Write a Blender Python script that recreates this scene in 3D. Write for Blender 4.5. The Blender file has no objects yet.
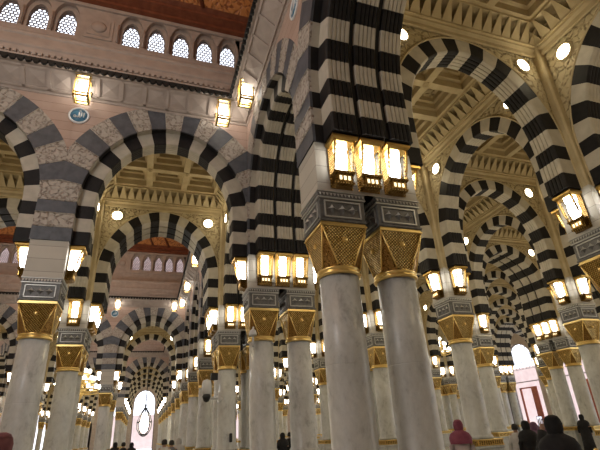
import bpy, bmesh, math, random
from mathutils import Matrix, Vector
random.seed(7)
PI = math.pi
scene = bpy.context.scene
COL = scene.collection
EYE = 1.65

# ------------------------------------------------------------------ helpers
class MB:
    """collects faces with material slots, builds one mesh"""
    def __init__(s): s.v=[]; s.f=[]; s.m=[]; s.sm=[]
    def add(s, vs, fs, m=0, smooth=False):
        o=len(s.v); s.v+= [tuple(p) for p in vs]
        for f in fs: s.f.append([o+i for i in f]); s.m.append(m); s.sm.append(smooth)
    def box(s,x0,x1,y0,y1,z0,z1,m=0,b=0.0):
        if b<=0:
            s.add([(x0,y0,z0),(x1,y0,z0),(x1,y1,z0),(x0,y1,z0),(x0,y0,z1),(x1,y0,z1),(x1,y1,z1),(x0,y1,z1)],
              [(3,2,1,0),(4,5,6,7),(0,1,5,4),(1,2,6,5),(2,3,7,6),(3,0,4,7)],m)
        else:
            s.rings([rect(x0+b,x1-b,y0+b,y1-b,z0),rect(x0,x1,y0,y1,z0+b),rect(x0,x1,y0,y1,z1-b),rect(x0+b,x1-b,y0+b,y1-b,z1)],m)
    def rings(s,rs,m=0,smooth=False,caps=True,closed=True):
        n=len(rs[0]); vs=[p for r in rs for p in r]; fs=[]
        for i in range(len(rs)-1):
            for j in range(n if closed else n-1):
                k=(j+1)%n; fs.append((i*n+j,i*n+k,(i+1)*n+k,(i+1)*n+j))
        s.add(vs,fs,m,smooth)
        if caps and closed:
            s.add(rs[0],[tuple(range(n))[::-1]],m); s.add(rs[-1],[tuple(range(n))],m)
    def lathe(s,prof,n=32,m=0,smooth=True,cx=0,cy=0):
        s.rings([[(cx+r*math.cos(2*PI*k/n),cy+r*math.sin(2*PI*k/n),z) for k in range(n)] for r,z in prof],m,smooth)
    def tube(s,pts,r,n=8,m=0,closed=False):
        pts=[Vector(p) for p in pts]; rs=[]
        for i,p in enumerate(pts):
            a=pts[i-1] if (i>0 or closed) else p; b=pts[(i+1)%len(pts)] if (i<len(pts)-1 or closed) else p
            t=(b-a).normalized(); u=t.orthogonal().normalized() if abs(t.z)>.95 else t.cross(Vector((0,0,1))).normalized()
            w=t.cross(u); rr=r[i] if isinstance(r,(list,tuple)) else r
            rs.append([p+u*rr*math.cos(2*PI*k/n)+w*rr*math.sin(2*PI*k/n) for k in range(n)])
        if closed: rs.append(rs[0])
        s.rings(rs,m,True,caps=not closed)
    def xf(s,M,start=0):
        for i in range(start,len(s.v)): s.v[i]=tuple(M@Vector(s.v[i]))
    def mesh(s,name,mats):
        me=bpy.data.meshes.new(name); me.from_pydata(s.v,[],s.f)
        for m in mats: me.materials.append(m)
        for p,mi,sm in zip(me.polygons,s.m,s.sm): p.material_index=mi; p.use_smooth=sm
        bm=bmesh.new(); bm.from_mesh(me); bmesh.ops.remove_doubles(bm,verts=bm.verts,dist=1e-5)
        bmesh.ops.recalc_face_normals(bm,faces=bm.faces); bm.to_mesh(me); bm.free(); me.update()
        return me
def rect(x0,x1,y0,y1,z): return [(x0,y0,z),(x1,y0,z),(x1,y1,z),(x0,y1,z)]
def obj(name,me,parent=None,loc=(0,0,0),rz=0.0,scale=(1,1,1)):
    o=bpy.data.objects.new(name,me); COL.objects.link(o)
    o.location=loc; o.rotation_euler=(0,0,rz); o.scale=scale
    if parent is not None: o.parent=parent
    return o
def tag(o,label,cat,group=None):
    o['label']=label; o['category']=cat
    if group: o['group']=group
    return o
def struct(name,me,loc=(0,0,0),rz=0.0,scale=(1,1,1)):
    o=obj(name,me,None,loc,rz,scale); o['kind']='structure'; return o
def thing(name,label,cat,loc=(0,0,0),rz=0.0,group=None,scale=(1,1,1)):
    return tag(obj(name,None,None,loc,rz,scale),label,cat,group)

# ------------------------------------------------------------------ materials
class NT:
    def __init__(s,name):
        s.mat=bpy.data.materials.new(name); s.mat.use_nodes=True; s.t=s.mat.node_tree
        s.b=s.t.nodes['Principled BSDF']
    def n(s,typ,**kw):
        nd=s.t.nodes.new(typ)
        for k,v in kw.items():
            if k in nd.inputs: nd.inputs[k].default_value=v
            else: setattr(nd,k,v)
        return nd
    def l(s,a,b): s.t.links.new(a,b)
    def coord(s,kind='Object',scale=(1,1,1)):
        c=s.n('ShaderNodeTexCoord'); mp=s.n('ShaderNodeMapping'); mp.inputs['Scale'].default_value=scale
        s.l(c.outputs[kind],mp.inputs['Vector']); return mp.outputs['Vector']
    def ramp(s,fac,stops):
        r=s.n('ShaderNodeValToRGB'); e=r.color_ramp.elements
        while len(e)<len(stops): e.new(.5)
        for el,(p,c) in zip(e,stops): el.position=p; el.color=(*c,1) if len(c)==3 else c
        s.l(fac,r.inputs['Fac']); return r.outputs['Color']
    def bump(s,h,strength=.5,dist=.02):
        b=s.n('ShaderNodeBump'); b.inputs['Strength'].default_value=strength; b.inputs['Distance'].default_value=dist
        s.l(h,b.inputs['Height']); s.l(b.outputs['Normal'],s.b.inputs['Normal'])
    def set(s,col=None,rough=None,metal=None,spec=None):
        if col is not None: s.b.inputs['Base Color'].default_value=(*col,1)
        if rough is not None: s.b.inputs['Roughness'].default_value=rough
        if metal is not None: s.b.inputs['Metallic'].default_value=metal
        if spec is not None: s.b.inputs['Specular IOR Level'].default_value=spec
        return s
def plain(name,col,rough=.6,metal=0,spec=.5): return NT(name).set(col,rough,metal,spec).mat
def mottled(name,c0,c1,scale=6,rough=.55,bump=.15,spec=.4):
    t=NT(name).set(c0,rough,0,spec); v=t.coord()
    nz=t.n('ShaderNodeTexNoise',Scale=scale,Detail=6.0); t.l(v,nz.inputs['Vector'])
    t.l(t.ramp(nz.outputs['Fac'],[(.3,c0),(.7,c1)]),t.b.inputs['Base Color']); t.bump(nz.outputs['Fac'],bump,.01)
    return t.mat
def emit(name,col,st):
    t=NT(name).set((.8,.8,.8),.4); t.b.inputs['Emission Color'].default_value=(*col,1); t.b.inputs['Emission Strength'].default_value=st
    return t.mat
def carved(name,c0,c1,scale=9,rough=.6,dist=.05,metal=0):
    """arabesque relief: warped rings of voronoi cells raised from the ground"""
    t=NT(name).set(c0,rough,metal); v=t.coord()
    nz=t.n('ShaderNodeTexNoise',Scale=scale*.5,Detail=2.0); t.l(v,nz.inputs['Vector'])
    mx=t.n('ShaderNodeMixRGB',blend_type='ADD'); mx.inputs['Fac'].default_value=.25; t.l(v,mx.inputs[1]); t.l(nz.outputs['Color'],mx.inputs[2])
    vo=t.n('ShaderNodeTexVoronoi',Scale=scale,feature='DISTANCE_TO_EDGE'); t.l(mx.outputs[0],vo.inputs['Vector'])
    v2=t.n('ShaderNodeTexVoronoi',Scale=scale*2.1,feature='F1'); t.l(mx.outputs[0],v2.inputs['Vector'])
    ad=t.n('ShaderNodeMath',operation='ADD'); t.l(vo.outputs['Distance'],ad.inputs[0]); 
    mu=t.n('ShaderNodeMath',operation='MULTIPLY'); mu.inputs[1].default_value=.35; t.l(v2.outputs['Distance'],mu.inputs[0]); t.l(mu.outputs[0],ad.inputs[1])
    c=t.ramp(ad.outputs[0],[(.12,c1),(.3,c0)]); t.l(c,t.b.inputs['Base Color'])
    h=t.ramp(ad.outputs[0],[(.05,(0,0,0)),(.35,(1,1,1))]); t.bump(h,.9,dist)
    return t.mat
def coursed(name,c0,c1,cj,hcourse=.34,joint=.012,rough=.55,wlen=1.1):
    """stone laid in horizontal courses, object coordinates"""
    t=NT(name).set(c0,rough); v=t.coord()
    sp=t.n('ShaderNodeSeparateXYZ'); t.l(v,sp.inputs[0])
    a=t.n('ShaderNodeMath',operation='MODULO'); a.inputs[1].default_value=hcourse; t.l(sp.outputs['Z'],a.inputs[0])
    lt=t.n('ShaderNodeMath',operation='LESS_THAN'); lt.inputs[1].default_value=joint; t.l(a.outputs[0],lt.inputs[0])
    d=t.n('ShaderNodeMath',operation='DIVIDE'); d.inputs[1].default_value=hcourse; t.l(sp.outputs['Z'],d.inputs[0])
    fl=t.n('ShaderNodeMath',operation='FLOOR'); t.l(d.outputs[0],fl.inputs[0])
    wn=t.n('ShaderNodeTexWhiteNoise',noise_dimensions='1D'); t.l(fl.outputs[0],wn.inputs['W'])
    nz=t.n('ShaderNodeTexNoise',Scale=3.0,Detail=5.0); t.l(v,nz.inputs['Vector'])
    md=t.n('ShaderNodeMath',operation='MULTIPLY_ADD'); md.inputs[1].default_value=.5; t.l(wn.outputs['Value'],md.inputs[0])
    m2=t.n('ShaderNodeMath',operation='MULTIPLY'); m2.inputs[1].default_value=.5; t.l(nz.outputs['Fac'],m2.inputs[0]); t.l(m2.outputs[0],md.inputs[2])
    base=t.ramp(md.outputs[0],[(.2,c0),(.75,c1)])
    mx=t.n('ShaderNodeMixRGB'); t.l(lt.outputs[0],mx.inputs['Fac']); t.l(base,mx.inputs[1]); mx.inputs[2].default_value=(*cj,1)
    t.l(mx.outputs[0],t.b.inputs['Base Color'])
    iv=t.n('ShaderNodeMath',operation='SUBTRACT'); iv.inputs[0].default_value=1; t.l(lt.outputs[0],iv.inputs[1]); t.bump(iv.outputs[0],.4,.01)
    return t.mat
def marble(name):
    t=NT(name).set((.5,.5,.48),.34,0,.5); v=t.coord('Object',(1,1,.6))
    oi=t.n('ShaderNodeObjectInfo'); ad=t.n('ShaderNodeVectorMath',operation='ADD'); t.l(v,ad.inputs[0]); t.l(oi.outputs['Location'],ad.inputs[1])
    nz=t.n('ShaderNodeTexNoise',Scale=2.2,Detail=9.0,Roughness=.65,Distortion=.8); t.l(ad.outputs[0],nz.inputs['Vector'])
    n2=t.n('ShaderNodeTexNoise',Scale=9.0,Detail=6.0,Roughness=.7); t.l(ad.outputs[0],n2.inputs['Vector'])
    mx=t.n('ShaderNodeMixRGB'); mx.inputs['Fac'].default_value=.4; t.l(nz.outputs['Fac'],mx.inputs[1]); t.l(n2.outputs['Fac'],mx.inputs[2])
    t.l(t.ramp(mx.outputs[0],[(.36,(.34,.35,.34)),(.46,(.52,.53,.515)),(.6,(.61,.62,.605))]),t.b.inputs['Base Color'])
    return t.mat
def gold(name,pattern=True,scale=26,c0=(.88,.66,.26),c1=(.16,.085,.02)):
    t=NT(name).set(c0,.32,1.0)
    if pattern:
        v=t.coord(); sp=t.n('ShaderNodeSeparateXYZ'); t.l(v,sp.inputs[0])
        u=t.n('ShaderNodeMath',operation='ADD'); t.l(sp.outputs['X'],u.inputs[0]); t.l(sp.outputs['Y'],u.inputs[1])
        def wave(op):
            a=t.n('ShaderNodeMath',operation=op); t.l(u.outputs[0],a.inputs[0]); t.l(sp.outputs['Z'],a.inputs[1])
            m=t.n('ShaderNodeMath',operation='MULTIPLY'); m.inputs[1].default_value=scale*1.9; t.l(a.outputs[0],m.inputs[0])
            w=t.n('ShaderNodeMath',operation='SINE'); t.l(m.outputs[0],w.inputs[0]); z=t.n('ShaderNodeMath',operation='ABSOLUTE'); t.l(w.outputs[0],z.inputs[0]); return z.outputs[0]
        mn=t.n('ShaderNodeMath',operation='MINIMUM'); t.l(wave('ADD'),mn.inputs[0]); t.l(wave('SUBTRACT'),mn.inputs[1])
        vo=t.n('ShaderNodeTexNoise',Scale=scale*.55,Detail=3.0,Distortion=1.2); t.l(v,vo.inputs['Vector'])
        ml=t.n('ShaderNodeMath',operation='MULTIPLY'); t.l(mn.outputs[0],ml.inputs[0]); t.l(vo.outputs['Fac'],ml.inputs[1])
        t.l(t.ramp(ml.outputs[0],[(.08,c1),(.42,c0)]),t.b.inputs['Base Color']); t.bump(ml.outputs[0],1.0,.10)
    return t.mat
M={}
M['marble']=marble('grey_marble')
M['gold']=gold('carved_gold'); M['goldp']=gold('polished_gold',False)
M['goldlamp']=gold('lantern_gold',True,30,(.5,.31,.09),(.10,.05,.01)); M['goldedge']=gold('lantern_gold_edge',False,1,(.55,.36,.11))
M['pewter']=mottled('dark_pewter',(.10,.10,.10),(.17,.17,.165),14,.42,.3); M['pewterhi']=plain('pewter_edge_lit_facet',(.5,.5,.48),.35,.3)
M['dark']=mottled('black_stone',(.009,.0082,.009),(.018,.0165,.017),5,.6,.1,.25)
M['cream']=mottled('cream_stone',(.42,.385,.32),(.53,.49,.41),4,.55,.15)
M['greyblue']=mottled('grey_blue_stone',(.06,.065,.078),(.105,.11,.13),5,.5,.1)
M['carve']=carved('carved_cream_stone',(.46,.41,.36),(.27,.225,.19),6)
M['pink']=coursed('pink_coursed_stone',(.4,.275,.22),(.5,.37,.31),(.2,.13,.1),.32)
M['pier']=coursed('cream_pier_stone',(.46,.43,.37),(.54,.5,.43),(.25,.22,.18),.37)
M['plaster']=mottled('vault_plaster',(.43,.345,.20),(.52,.43,.265),3,.6,.15)
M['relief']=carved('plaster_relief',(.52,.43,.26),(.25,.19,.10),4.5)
M['court']=mottled('court_stone',(.4,.33,.29),(.5,.42,.37),3,.6,.12)
M['joint']=plain('black_joint',(.008,.008,.008),.7)
M['wood']=carved('dome_wood',(.6,.25,.075),(.28,.09,.03),3.5,.45); M['woodd']=mottled('dark_wood',(.17,.05,.025),(.26,.085,.04),4,.45)
M['glass']=emit('lantern_glass',(1.0,.97,.9),11.0); M['glow']=emit('lantern_small_glow',(1,.8,.45),2.0); M['disc']=emit('round_light_glass',(1,.87,.6),24.0)
M['chlamp']=emit('chandelier_lamp',(1,.93,.78),5.0)
M['glassc']=emit('court_lantern_glass',(1.0,.93,.8),12.0)
M['brassring']=plain('brass_ring',(.45,.3,.1),.4,.8)
M['blue']=mottled('blue_enamel',(.05,.16,.27),(.09,.24,.36),8,.35); M['white']=plain('white_enamel',(.7,.71,.73),.4)
M['floor']=mottled('floor_marble',(.42,.41,.38),(.52,.51,.48),.8,.2,.02)
M['window']=plain('window_lattice',(.22,.19,.18),.6)
M['black']=plain('black_plastic',(.02,.02,.022),.4); M['whitep']=plain('white_plastic',(.6,.61,.62),.4)
M['redrope']=plain('red_rope',(.35,.02,.03),.8)
M['doorred']=mottled('door_red_wood',(.36,.10,.07),(.5,.17,.12),3,.5); M['facade']=mottled('outside_stone',(.6,.45,.42),(.7,.56,.52),1,.7)
def clear_glass():
    t=NT('pale_window_glass').set((.95,.97,1),.08); t.b.inputs['Transmission Weight'].default_value=1.0; t.b.inputs['IOR'].default_value=1.02; return t.mat
M['pane']=clear_glass()

# ------------------------------------------------------------------ the grid of the hall (metres)
XS=[('C',[-14.86]),('K',[-8.86]),('L',[-2.83]),('A',[3.236,4.432]),('D',[10.49]),('E',[16.55]),('F',[22.61]),('H',[28.66]),('I',[34.72,35.92])]
YS=[(-1,[.984]),(0,[6.984]),(1,[12.984]),(2,[18.984,20.184]),(3,[26.184]),(4,[32.184]),(5,[38.184,39.384]),(6,[45.384]),(7,[51.384]),(8,[57.384]),(9,[63.384]),(10,[69.384]),(11,[75.384,76.584]),(12,[82.584]),(13,[88.584])]
XW,YW=42.4,94.8           # far facade planes
HB=.476                   # half of an abacus / pier
Z_AB0,Z_AB1=5.13,5.75     # abacus
Z_SP=6.84                 # underside of the lowest voussoir
ZC=8.10                   # centre of the arch ellipse
Z_TOP=11.3                # bottom of the bay frieze
CL=2.53                   # half of the clear span between two piers
def in_court(xn,yn):      # grid nodes left out because the two open courts lie there
    return xn in 'KL' and yn in (-1,0,3,4,7,8)

# ------------------------------------------------------------------ column parts
SH0,SH1=1.13,4.17
def m_plinth():
    b=MB(); b.box(-.5,.5,-.5,.5,0,.12,0,.02); b.box(-.46,.46,-.46,.46,.12,.86,0,.015); b.box(-.5,.5,-.5,.5,.86,.94,0,.02)
    for s in (-1,1):
        b.box(-.36,.36,s*.46-.012,s*.46+.012,.22,.76,0,.008); b.box(s*.46-.012,s*.46+.012,-.36,.36,.22,.76,0,.008)
    return b.mesh('plinth',[M['marble']])
def m_grille():
    b=MB(); b.box(-.47,.47,-.47,.47,.94,1.11,1); b.box(-.5,.5,-.5,.5,.94,.965,0); b.box(-.5,.5,-.5,.5,1.085,1.13,0,.01)
    for k in range(12):
        x=-.46+k*.0836
        for s in (-1,1):
            b.box(x-.012,x+.012,s*.47-.02,s*.47+.02,.96,1.09,0); b.box(s*.47-.02,s*.47+.02,x-.012,x+.012,.96,1.09,0)
    return b.mesh('base_grille',[M['goldp'],M['gold']])
def m_shaft():
    b=MB(); b.lathe([(.42,SH0),(.43,SH0+.05),(.40,SH0+.1),(.375,SH0+.14),(.3722,2.59),(.372,2.615),(.372,2.62),(.368,2.624),(.368,2.632),(.372,2.636),(.372,2.641),(.3718,2.67),(.362,SH1)],48)
    return b.mesh('shaft',[M['marble']])
def m_neck():
    b=MB(); b.lathe([(.36,SH1),(.41,SH1+.01),(.425,SH1+.035),(.41,SH1+.06),(.385,SH1+.07),(.385,SH1+.09),(.405,SH1+.105),(.405,SH1+.13),(.38,SH1+.15),(.36,SH1+.16)],40)
    return b.mesh('neck_ring',[M['goldp']])
def m_capital():
    z0,z1=SH1+.15,5.05; b=MB()
    t=.44; r=.375; c=r*math.tan(PI/8)
    top=[(-t,-t),(t,-t),(t,t),(-t,t)]
    bot=[(-c,-r),(c,-r),(r,-c),(r,c),(c,r),(-c,r),(-r,c),(-r,-c)]
    T=[(x,y,z1) for x,y in top]; B=[(x,y,z0) for x,y in bot]
    # four trapezoid faces wide at the top, four corner triangles wide at the foot, each framed
    for k in range(4):
        b.add([B[2*k],B[2*k+1],T[(k+1)%4],T[k]],[(0,1,2,3)],0)
        b.add([B[2*k+1],B[(2*k+2)%8],T[(k+1)%4]],[(0,1,2)],2)
        for p,q in ((B[2*k],T[k]),(B[2*k+1],T[(k+1)%4])): b.tube([p,q],.016,6,1)
        a=Vector(B[2*k])+Vector(B[2*k+1]); a=a/2; tt=(Vector(T[k])+Vector(T[(k+1)%4]))/2; mid=a.lerp(tt,.66)
        n=Vector((mid.x,mid.y,0)).normalized()
        b.rings([[mid+n*h+ (Vector((-n.y,n.x,0))*math.cos(i*PI/4)+Vector((0,0,1))*math.sin(i*PI/4))*rr for i in range(8)] for h,rr in ((-.01,.06),(.02,.05),(.035,.02))],1)
    b.box(-.465,.465,-.465,.465,z1,z1+.035,1,.008); b.box(-.445,.445,-.445,.445,z1+.035,Z_AB0,1)
    return b.mesh('capital',[M['gold'],M['goldp'],carved('dark_fretted_gold',(.5,.30,.10),(.07,.03,.01),17,.35,.06,1.0)])
def m_abacus():
    b=MB(); z0,z1=Z_AB0,Z_AB1; e=.455
    b.box(-e,e,-e,e,z0,z1-.13,0,.01)
    b.box(-.475,.475,-.475,.475,z0,z0+.05,0,.012)
    b.box(-.485,.485,-.485,.485,z1-.15,z1-.12,1,.005); b.box(-.475,.475,-.475,.475,z1-.12,z1,0,.01); b.box(-.5,.5,-.5,.5,z1-.02,z1,1,.004)
    for k in range(4):
        st=len(b.v); y=-e
        for x0,x1,za,zb in ((-.37,.37,z0+.08,z0+.105),(-.37,.37,z1-.22,z1-.195),(-.37,-.345,z0+.08,z1-.195),(.345,.37,z0+.08,z1-.195)):
            b.box(x0,x1,y-.025,y,za,zb,1)
        for x in (-.21,0,.21):
            zc=(z0+z1)/2-.055; 
            for s in range(8):
                a0=s*PI/4; a1=a0+PI/4; r0=.1 if s%2==0 else .055; r1=.055 if s%2==0 else .1
                b.add([(x,y-.06,zc),(x+r0*math.cos(a0),y-.002,zc+r0*math.sin(a0)),(x+r1*math.cos(a1),y-.002,zc+r1*math.sin(a1))],[(0,1,2)],1 if s in(0,1,2,3) else 0)  # upper facets light, lower ones dark: lit tops put into the colour
        for q in range(13):
            x=-.44+q*.0733
            b.add([(x-.036,y-.022,z1-.03),(x+.036,y-.022,z1-.03),(x,y-.045,z1-.115)],[(0,1,2)],1)
        b.xf(Matrix.Rotation(k*PI/2,4,'Z'),st)
    return b.mesh('abacus',[M['pewter'],M['pewterhi']])
COLP=[('plinth',m_plinth()),('base_grille',m_grille()),('shaft',m_shaft()),('neck_ring',m_neck()),('capital',m_capital()),('abacus',m_abacus())]

# ------------------------------------------------------------------ arches
NV=23
def stations():
    """per voussoir: list of stations, each (inner x,z ; outer x,z)"""
    out=[]
    ai,bi,ao,bo=2.05,2.62,2.5,3.08
    leg=(ZC-Z_SP)/3
    def ell(t): return ((ai*math.cos(t),ZC+bi*math.sin(t)),(ao*math.cos(t),ZC+bo*math.sin(t)))
    for i in range(NV):
        if i<3: ss=[((-ai,Z_SP+leg*(i+q)),(-ao,Z_SP+leg*(i+q))) for q in (0,1)]
        elif i>=NV-3:
            j=NV-1-i; ss=[((ai,Z_SP+leg*(j+1-q)),(ao,Z_SP+leg*(j+1-q))) for q in (0,1)]
        else:
            m=NV-6; ss=[ell(PI*(1-(i-3+q/3)/m)) for q in range(4)]
        out.append(ss)
    return out
STA=stations()
def lerp2(a,b,t): return (a[0]+(b[0]-a[0])*t,a[1]+(b[1]-a[1])*t)
def m_band(y0,y1,nfl,front=True,back=True):
    """one striped soffit band from depth y0 to y1 with fluted underside"""
    prof=[]
    if front: prof+=[(y0,1.0),(y0,.07)]
    else: prof+=[(y0,.3)]
    prof.append((y0+.03,0.0)); w=(y1-y0-.06)/nfl
    for k in range(nfl):
        a=y0+.03+k*w
        prof+=[(a+w*.12,.0),(a+w*.5,-.012),(a+w*.88,.0),(a+w,.06 if k<nfl-1 else .0)]
    if back: prof+=[(y1,.07),(y1,1.0)]
    else: prof+=[(y1,.3)]
    b=MB()
    for i,ss in enumerate(STA):
        m=0 if i%2==0 else 1
        rs=[[(*[lerp2(a,c,t)[0]],y,lerp2(a,c,t)[1]) for y,t in prof] for a,c in ss]
        b.rings(rs,m,False,caps=False,closed=False)
        if i in (0,NV-1):
            r=rs[0] if i==0 else rs[-1]; x=(-2.53 if i==0 else 2.53)
            b.add(r+[(x,y0,r[0][2]),(x,y1,r[0][2])],[list(range(len(r)))+[len(r)+1,len(r)]],m)
    return b.mesh('soffit_band',[M['dark'],M['cream']])
def m_seam(ya,yb):
    b=MB()
    for i,ss in enumerate(STA):
        b.rings([[(lerp2(a,c,.1)[0],y,lerp2(a,c,.1)[1]) for y in (ya,yb)] for a,c in ss],0,False,caps=False,closed=False)
    return b.mesh('joint_strip',[M['joint']])
def m_moulding(y,scale=1.0):
    """thin roll following the outside of the ring"""
    pts=[]
    for i,ss in enumerate(STA):
        for a,c in ss[:-1] if i<NV-1 else ss: pts.append((c[0]*1.012,y,ZC+(c[1]-ZC)*1.012 if c[1]>ZC else c[1]))
    b=MB(); b.tube(pts,.035,6); return b.mesh('archivolt_moulding',[M['plaster']])
W=3.005
def m_outer(y0,y1):
    """court-side outer ring of grey and carved voussoirs, running down the piers"""
    b=MB()
    def inn(t): return (2.5*math.cos(t),ZC+3.08*math.sin(t))
    def out(t):
        x,z=3.36*math.cos(t),ZC+3.93*math.sin(t)
        if abs(x)>W:
            # where the ray of this joint meets the pier axis
            i=inn(t); k=(W-abs(i[0]))/max(abs(x)-abs(i[0]),1e-6); z=i[1]+(z-i[1])*k; x=math.copysign(W,x)
        return (x,z)
    leg=(ZC-Z_SP)/3
    for i in range(NV):
        m=0 if i%2==0 else 1
        if i<3 or i>=NV-3:
            s=-1 if i<3 else 1; j=i if i<3 else NV-1-i
            ss=[((s*2.5,Z_SP+leg*(j+q)),(s*W,Z_SP+leg*(j+q))) for q in (0,1)]
        else:
            mm=NV-6; ss=[(inn(PI*(1-(i-3+q/3)/mm)),out(PI*(1-(i-3+q/3)/mm))) for q in range(4)]
        b.rings([[(a[0],y0+.06,a[1]),(a[0],y0,a[1]),(c[0],y0,c[1]),(c[0],y1,c[1]),(a[0],y1,a[1])] for a,c in ss],m,False,caps=True,closed=False)
        b.rings([[(a[0],y1,a[1]),(a[0],y0+.06,a[1])] for a,c in ss],m+2,False,caps=False,closed=False)
        for a,c in (ss[0],ss[-1]): b.add([(a[0],y1,a[1]),(a[0],y0,a[1]),(c[0],y0,c[1]),(c[0],y1,c[1])],[(0,1,2,3)],m+2)
        if m==1:      # raised border round each carved stone
            for a,c in (ss[0],ss[-1]): b.tube([(a[0],y0,a[1]),(c[0],y0,c[1])],.022,4,1)
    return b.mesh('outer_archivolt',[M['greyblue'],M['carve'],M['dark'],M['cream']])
def m_roll(y,r=.05):
    pts=[]
    for i,ss in enumerate(STA):
        for a,c in ss[:-1] if i<NV-1 else ss: pts.append((c[0]*.985,y,ZC+(c[1]-ZC)*.985 if c[1]>ZC else c[1]))
    b=MB(); b.tube(pts,r,8)
    return b.mesh('roll_moulding',[M['greyblue']])
def m_spandrel(y0,y1,ztop=Z_TOP+.1):
    """wall over the arch between two piers (vault side on both faces)"""
    b=MB(); pts=[c for ss in STA[3:NV-3] for _,c in ss]
    pts=[(-CL,ZC-.02)]+pts+[(CL,ZC-.02)]
    for y,m in ((y0,0),(y1,0)):
        for (xa,za),(xb,zb) in zip(pts,pts[1:]):
            if xb-xa<1e-5: continue
            b.add([(xa,y,za),(xb,y,zb),(xb,y,ztop),(xa,y,ztop)],[(0,1,2,3)],m)
    b.box(-CL,CL,y0,y1,ztop,13.3,1)
    return b
def m_courtwall(y,ztop=13.7):
    b=MB(); pts=[]
    for k in range(49):
        t=PI*(1-k/48); x,z=3.34*math.cos(t),ZC+3.9*math.sin(t)
        if abs(x)>W+.01: continue
        pts.append((x,z))
    z0=pts[0][1]; pts=[(-W-.01,z0-.6)]+pts+[(W+.01,z0-.6)]
    for (xa,za),(xb,zb) in zip(pts,pts[1:]):
        b.rings([[(xa,y,za),(xa,y+.12,za),(xa,y+.12,ztop),(xa,y,ztop)],[(xb,y,zb),(xb,y+.12,zb),(xb,y+.12,ztop),(xb,y,ztop)]],0)
    return b
HT=.30     # half thickness of an arcade wall; the pier corners stand out from it
TW=.598   # half spacing of a pair
ME={}
ME['band1']=m_band(-HT,HT,5)
ME['band_c']=m_band(-.27,HT,5,True,True)
ME['mould_f']=m_moulding(-HT+.01); ME['mould_b']=m_moulding(HT-.01)
ME['outer1']=m_outer(-.50,-.27)
td=TW+HB; tb=TW+HT
for nm,f0 in (('t',-tb),('tc',-td+.21)):
    w=(tb-f0-.16)/3
    for k in range(3): ME[nm+str(k)]=m_band(f0+k*(w+.08),f0+k*(w+.08)+w,5,k==0,k==2)
    ME[nm+'s0']=m_seam(f0+w,f0+w+.08); ME[nm+'s1']=m_seam(f0+2*w+.08,f0+2*w+.16)
ME['tmf']=m_moulding(-tb+.01); ME['tmb']=m_moulding(tb-.01)
ME['outert']=m_outer(-td-.025,-td+.21)
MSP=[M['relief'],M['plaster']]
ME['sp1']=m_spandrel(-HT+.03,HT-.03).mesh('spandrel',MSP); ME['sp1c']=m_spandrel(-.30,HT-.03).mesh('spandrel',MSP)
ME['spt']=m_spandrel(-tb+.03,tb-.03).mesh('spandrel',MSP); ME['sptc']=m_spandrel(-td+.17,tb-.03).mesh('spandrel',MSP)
ME['cw1']=m_courtwall(-.49).mesh('court_wall',[M['pink']]); ME['cwt']=m_courtwall(-td-.014).mesh('court_wall',[M['pink']])

ORD=['first','second','third','fourth','fifth','sixth','seventh','eighth','ninth','tenth','eleventh','twelfth','thirteenth','fourteenth','fifteenth']
XNAME={'C':'west edge','K':'outer court','L':'court centre','A':'court edge','D':'first aisle','E':'second aisle','F':'third aisle','H':'fourth aisle','I':'fifth aisle'}
def xi(n): return [a for a,_ in XS].index(n)
def rown(y): return ORD[y+1] if y+1<len(ORD) else 'last'

ALL=[]   # things that are dropped again if the camera never meets them
def pier_label(xn,yn): return f"{rown(yn)} row, {XNAME[xn]}"
# columns and piers
PIERS={}; NODE={}
for xn,xs in XS:
    for yn,ys in YS:
        if in_court(xn,yn): continue
        cx,cy=sum(xs)/len(xs),sum(ys)/len(ys)
        hx,hy=(xs[-1]-xs[0])/2+HB,(ys[-1]-ys[0])/2+HB
        PIERS[xn,yn]=(cx,cy,hx,hy)
        for i,x in enumerate(xs):
            for j,y in enumerate(ys):
                which=''
                if len(xs)==2: which=('west ' if i==0 else 'east ')
                if len(ys)==2: which+=('front ' if j==0 else 'rear ')
                single='paired' if which else 'single'
                lab=f"{single} grey marble column with gold capital, {which}{'one, ' if which else ''}{pier_label(xn,yn)}"
                t=thing('marble_column',lab,'column',(x,y,0),0,'marble columns of the hall')
                for nm,me in COLP: obj(nm,me,t)
                ALL.append(t); NODE.setdefault((xn,yn),[]).append(t)
        b=MB(); b.box(-hx,hx,-hy,hy,Z_AB1,Z_SP+.02,0)
        g=.045; b.rings([[(-hx+g,-hy,z),(hx-g,-hy,z),(hx,-hy+g,z),(hx,hy-g,z),(hx-g,hy,z),(-hx+g,hy,z),(-hx,hy-g,z),(-hx,-hy+g,z)] for z in (Z_SP+.02,13.3)],1)
        # low plinth course on the abacus
        b.box(-hx-.012,hx+.012,-hy-.012,hy+.012,Z_AB1,Z_AB1+.05,0,.006)
        p=obj('stone_pier',b.mesh('stone_pier',[M['pier'],M['plaster']]),None,(cx,cy,0))
        tag(p,f"cream stone pier above the column capital, {pier_label(xn,yn)}",'pier','stone piers above the columns'); ALL.append(p); NODE[xn,yn].append(p)

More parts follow.
